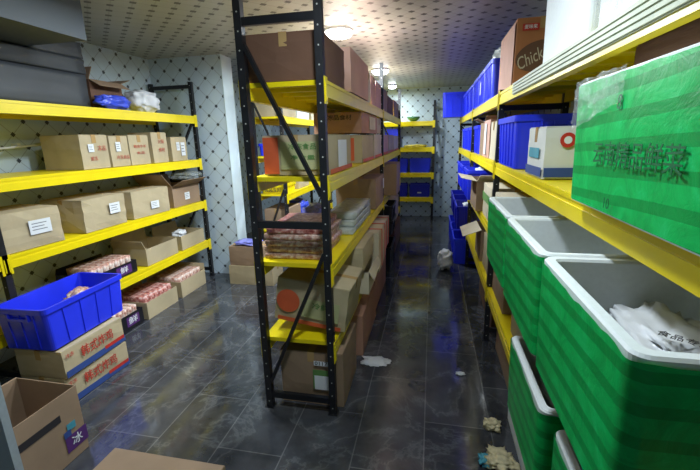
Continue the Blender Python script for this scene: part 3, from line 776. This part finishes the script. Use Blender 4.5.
# top shelf of right rack
pb = carton('orange brown carton with oval food picture, right rack top shelf', .565, .92, 3.20, 3.84, Z4, .46, 'orange_box', amp=.004,
            bands=[('x-', 0, .5, .60, .43, 'pink'), ('y-', -.24, .87, .11, .045, 'red_ink')],
            text=[('y-', -.24, .87, '麦味来', .03, 'sticker', .085)])
mb = MB(); n = 28
mb.add([(math.cos(2*math.pi*k/n)*.16, 0, math.sin(2*math.pi*k/n)*.10) for k in range(n)]+[(math.cos(2*math.pi*k/n)*.16, -.001, math.sin(2*math.pi*k/n)*.10) for k in range(n)],
       [tuple(range(n)), tuple(range(2*n-1, n-1, -1))]+[(k, (k+1) % n, n+(k+1) % n, n+k) for k in range(n)])
d = mb.build('oval_picture', M['dark_brown'], pb); d.location = (-.015, -.3265, .21); d.rotation_euler = (0, math.radians(-14), 0)
lettering('Chicko', .12, M['pale'], pb, Matrix.Translation((-.055, -.3285, .20)) @ Matrix.Rotation(math.radians(90), 4, 'X') @ Matrix.Rotation(math.radians(26), 4, 'Z'), width=.22, shear=.3)
yc = [3.92, 4.46, 5.00, 5.65, 6.22, 6.79]
for i, y in enumerate(yc):
    crate(['blue crate with clear bag next to the orange brown carton, right rack top shelf', 'blue crate with a white sticker, second of the top shelf crate row',
           'blue crate third of the top shelf crate row', 'blue crate fourth of the top shelf crate row', 'blue crate fifth of the top shelf crate row',
           'blue crate sixth of the top shelf crate row'][i], .50, .95, y, y+.53, Z4, .33, 'blue', group='blue crates on the right rack top shelf',
          stick=[('x-', 0, .5, .07, .13)] if i == 1 else None)
lump('plastic_bag', 'pale green plastic bag in the nearest top shelf blue crate', 'bag', (.70, 4.16, Z4+.24), (.30, .34, .24), 'greybag', 81, .3)
crate('large blue crate jutting over the aisle at the far end of the right rack', .16, .80, 7.46, 7.94, Z4, .42, 'blue')
foam_box('tall white foam box beside the orange brown carton on the right top shelf', .535, .95, 1.72, 2.32, Z4, .45, wrap=False, lid=True)
r = foam_box('white foam box in clear film at the upper right edge of the photo', .535, .95, 1.02, 1.62, Z4, .42, wrap=False, lid=True)
mb = MB()
o, n = loft([(rrect(.432, .618, .05, 6), .01), (rrect(.436, .622, .05, 6), .2), (rrect(.432, .618, .05, 6), .43)]); o.build('film_wrap', M['film'], r, smooth=True)
# 1.075 level beyond the foam boxes
carton('carton with green stripes just beyond the farthest green taped box', .52, .95, 2.78, 3.36, Z2, .31, 'pale', bands=[('x-', 0, .62, .56, .08, 'green_ink')])
carton('carton with green stripes and white top, second beyond the green taped boxes', .52, .95, 3.56, 4.10, Z2, .31, 'pale', bands=[('x-', 0, .62, .52, .08, 'green_ink')])
carton('open brown carton with white flaps sticking into the aisle, right rack', .46, .92, 4.18, 4.78, Z2, .31, 'brown', flaps=[('x-', .16, 78), ('y-', .14, 60)], flap_mat='pale')
for i, y in enumerate((4.9, 5.66, 6.30)):
    crate(['blue crate nearest on the right rack third shelf beyond the open carton', 'blue crate middle on the right rack third shelf beyond the open carton', 'blue crate farthest on the right rack third shelf'][i],
          .42, .90, y, y+.60, Z2, .36, 'blue', group='blue crates on the right rack third shelf')
lump('plastic_bag', 'white plastic bag in the nearest third shelf blue crate', 'bag', (.66, 5.2, Z2+.20), (.26, .34, .20), 'white_plastic', 92, .3)
lump('plastic_bag', 'white plastic bag on the floor before the far blue crates', 'bag', (.22, 5.42, .001), (.2, .3, .3), 'white_plastic', 93, .3)
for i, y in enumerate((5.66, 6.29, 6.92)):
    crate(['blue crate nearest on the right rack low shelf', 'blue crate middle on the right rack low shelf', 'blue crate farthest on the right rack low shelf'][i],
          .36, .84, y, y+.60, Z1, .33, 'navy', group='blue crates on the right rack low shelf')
for i, y in enumerate((5.66, 6.29, 6.92)):
    crate(['blue crate nearest on the floor under the right rack', 'blue crate middle on the floor under the right rack', 'blue crate farthest on the floor under the right rack'][i],
          .34, .82, y, y+.60, 0, .38, 'blue', group='blue crates on the floor at right')
lump('plastic_bag', 'crumpled white bag on the low shelf far blue crate', 'bag', (.60, 5.95, Z1+.16), (.26, .32, .2), 'white_plastic', 94, .35)
# low level near
carton('brown carton on the low right shelf just before the post', .55, .95, 2.86, 3.38, Z1, .30, 'brown')
carton('tan carton on the low right shelf just beyond the post', .55, .95, 3.56, 4.10, Z1, .34, 'tan')
carton('open brown carton with pale flap over the aisle, low right shelf', .53, .95, 4.16, 4.66, Z1, .34, 'brown', flaps=[('x-', .20, 112)], flap_mat='pale')
carton('tan carton on the low right shelf beside the green taped box', .56, .95, 2.0, 2.6, Z1, .30, 'tan')
foam_box('bare white foam box on the floor under the low right shelf', .54, .94, 1.7, 2.42, 0, .30, wrap=False, lid=True)
carton('brown carton on the floor under the right rack before the post', .60, .98, 2.56, 3.3, 0, .28, 'brown')
carton('dark brown carton on the floor under the right rack beyond the post', .60, .98, 3.6, 4.6, 0, .3, 'dark_brown')

# ------------------------------------------------------------------ BACK RACK AND RACK BEHIND PARTITION
def backrow(z, items):
    for it in items:
        crate(it[0], it[1], it[2], 8.80, 9.18, z, it[3], it[4], group=it[5], detail=False, stick=[('y-', 0, .35, .09, .03)] if z < .7 else None)
backrow(Z2, [('blue crate at right on the far back rack upper crate row', -.50, -.02, .30, 'blue', 'blue crates on the back rack'), ('blue crate in the middle on the far back rack upper crate row', -1.0, -.52, .30, 'blue', 'blue crates on the back rack'), ('blue crate at left on the far back rack upper crate row', -1.5, -1.02, .30, 'blue', 'blue crates on the back rack')])
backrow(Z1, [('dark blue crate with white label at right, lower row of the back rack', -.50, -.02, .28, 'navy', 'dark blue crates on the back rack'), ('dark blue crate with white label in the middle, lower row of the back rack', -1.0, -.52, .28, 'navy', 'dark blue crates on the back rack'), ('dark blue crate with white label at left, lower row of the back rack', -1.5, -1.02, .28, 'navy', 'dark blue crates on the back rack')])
crate('tall blue crate standing alone on the far back rack', -1.05, -.70, 8.82, 9.18, Z3, .40, 'blue', detail=False)
lump('plastic_bag', 'flat yellow green bag on the far back rack', 'bag', (-.36, 8.95, Z3), (.5, .28, .06), 'yellow_bag', 95, .25)
mb, n = loft([(rrect(.10, .10, .05, 6), 0), (rrect(.24, .24, .119, 6), .05), (rrect(.30, .30, .149, 6), .10), (rrect(.284, .284, .141, 6), .10), (rrect(.22, .22, .109, 6), .05), (rrect(.09, .09, .044, 6), .01)])
mb.f.append(list(range(n))[::-1]); mb.f.append([5*n+i for i in range(n)])
o = mb.build('bowl', M['bowl'], None, smooth=True); o.location = (-.42, 8.95, Z4+.001); tag(o, 'dark green bowl on top of the far back rack', 'bowl')

PX = -2.08
carton('tan carton at the near end of the top shelf behind the partition', -2.50, PX, 5.38, 5.95, Z4, .30, 'tan')
foam_box('white foam box in the middle of the top shelf behind the partition', -2.50, PX, 6.05, 6.65, Z4, .3, wrap=False, lid=True)
carton('pale carton at the far end of the top shelf behind the partition', -2.50, PX, 6.75, 7.4, Z4, .28, 'pale')
for i, y in enumerate((5.38, 6.02, 6.66)):
    crate(['blue crate nearest behind the partition', 'blue crate middle of three behind the partition', 'blue crate farthest behind the partition'][i], -2.50, PX, y, y+.60, Z3, .17, 'blue', group='blue crates behind the partition')
lump('plastic_bag', 'pink bag piled in the nearest blue crate behind the partition', 'bag', (-2.28, 5.66, Z3+.025), (.25, .36, .24), 'pink_bag', 101, .3)
lump('plastic_bag', 'pale pink bag piled in the middle blue crate behind the partition', 'bag', (-2.28, 6.32, Z3+.025), (.25, .36, .26), 'pink_bag', 102, .3)
lump('plastic_bag', 'green bag piled in the farthest blue crate behind the partition', 'bag', (-2.28, 6.96, Z3+.025), (.25, .36, .26), 'green_bag', 103, .3)
carton('tan carton on the third shelf behind the partition', -2.48, PX-.02, 5.95, 6.5, Z2, .24, 'tan')
r = crate('yellow tray with dark print at the near end of the shelf behind the partition', -2.50, PX-.02, 5.36, 5.86, Z2, .13, 'yellow')
lettering('食品专用', .07, M['dark_ink'], r, face_mat('y-', .40, .49, .13, -.0, .45, .016), width=.26)
carton('brown carton on the low shelf behind the partition', -2.48, PX-.02, 5.4, 6.0, Z1, .3, 'brown')
lump('plastic_bag', 'dark blue bag on the low shelf behind the partition', 'bag', (-2.26, 6.3, Z1), (.36, .5, .34), 'blue_bag', 104, .3)

# ------------------------------------------------------------------ floor litter
lump('crumpled_wrapper', 'crumpled cream wrapper on the floor near the low green box, farther of two', 'litter', (.43, 2.27, .001), (.10, .10, .05), 'bone', 111, .5)
r = lump('crumpled_wrapper', 'crumpled cream and blue wrapper on the floor, nearer of two at the lower right', 'litter', (.43, 1.97, .001), (.15, .15, .07), 'bone', 112, .6)
lump('blue_wrapper_part', None, None, (-.08, .0, .0), (.07, .08, .04), 'teal_ink', 113, .5, parent=r)
lump('plastic_scrap', 'flat white plastic scrap on the floor beside the middle rack cartons', 'litter', (-.42, 2.90, .001), (.24, .14, .014), 'white_plastic', 114, .4)
lump('plastic_scrap', 'tiny white plastic scrap in the middle of the aisle floor', 'litter', (.27, 2.84, .001), (.07, .04, .015), 'white_plastic', 115, .4)

# ------------------------------------------------------------------ lamps
def lamp(label, x, y, power, r=.13):
    e = empty('ceiling_lamp', (x, y, H-.0005)); tag(e, label, 'ceiling light', 'round ceiling lamps')
    mb = MB(); mb.disc((0, 0, -.022), r*1.1, .022, 32, r2=r*1.12); mb.build('base', M['white_plastic'], e)
    mb, n = loft([(rrect(2*r, 2*r, r*.99, 8), -.022), (rrect(1.96*r, 1.96*r, r*.97, 8), -.05), (rrect(1.6*r, 1.6*r, r*.79, 8), -.068), (rrect(.6*r, .6*r, r*.29, 8), -.075)])
    mb.f.append([3*n+i for i in range(n)]); mb.build('diffuser', M['lamp'], e, smooth=True)
    ld = bpy.data.lights.new('lamp_light', 'AREA'); ld.shape = 'DISK'; ld.size = .24; ld.energy = power; ld.color = (.82, .93, 1)
    lo = bpy.data.objects.new('lamp_light', ld); COL.objects.link(lo); lo.location = (x, y, H-.085)
lamp('round glowing ceiling lamp nearest, above the near end of the middle rack', -.95, 4.15, 110)
lamp('round glowing ceiling lamp farther along, above the middle rack', -.85, 6.6, 80)
lamp('small round ceiling lamp above the far back rack', -.85, 8.55, 22, .08)
lamp('added unseen round lamp brightening the right aisle, just above the picture', -.20, 1.35, 26, .13)  # extra lamp out of view, added to lift the near aisle
lamp('added unseen round lamp brightening the left aisle, just above the picture', -1.55, 2.65, 40, .13)  # added overhead, unseen, so the left rack fronts and green boxes catch light

w = bpy.data.worlds.new('world'); C.world = w; w.use_nodes = True
w.node_tree.nodes['Background'].inputs[0].default_value = (.5, .6, .7, 1); w.node_tree.nodes['Background'].inputs[1].default_value = .2

# ------------------------------------------------------------------ camera
cam = bpy.data.cameras.new('camera'); co = bpy.data.objects.new('camera', cam); COL.objects.link(co)
rr = Vector((0.97887798, 0.20313963, -0.02306911)); uu = Vector((-0.0273145, 0.24177171, 0.96994864)); ff = Vector((-0.20261247, 0.94883125, -0.24221366))
co.matrix_world = Matrix(((rr.x, uu.x, -ff.x, 0), (rr.y, uu.y, -ff.y, 0), (rr.z, uu.z, -ff.z, 1.85), (0, 0, 0, 1)))
cam.sensor_width = 36; cam.lens = 19.836; cam.clip_start = .02
C.camera = co
vs = C.view_settings; vs.view_transform = 'Standard'; vs.look = 'None'; vs.gamma = 1; vs.use_curve_mapping = False; vs.exposure = .05
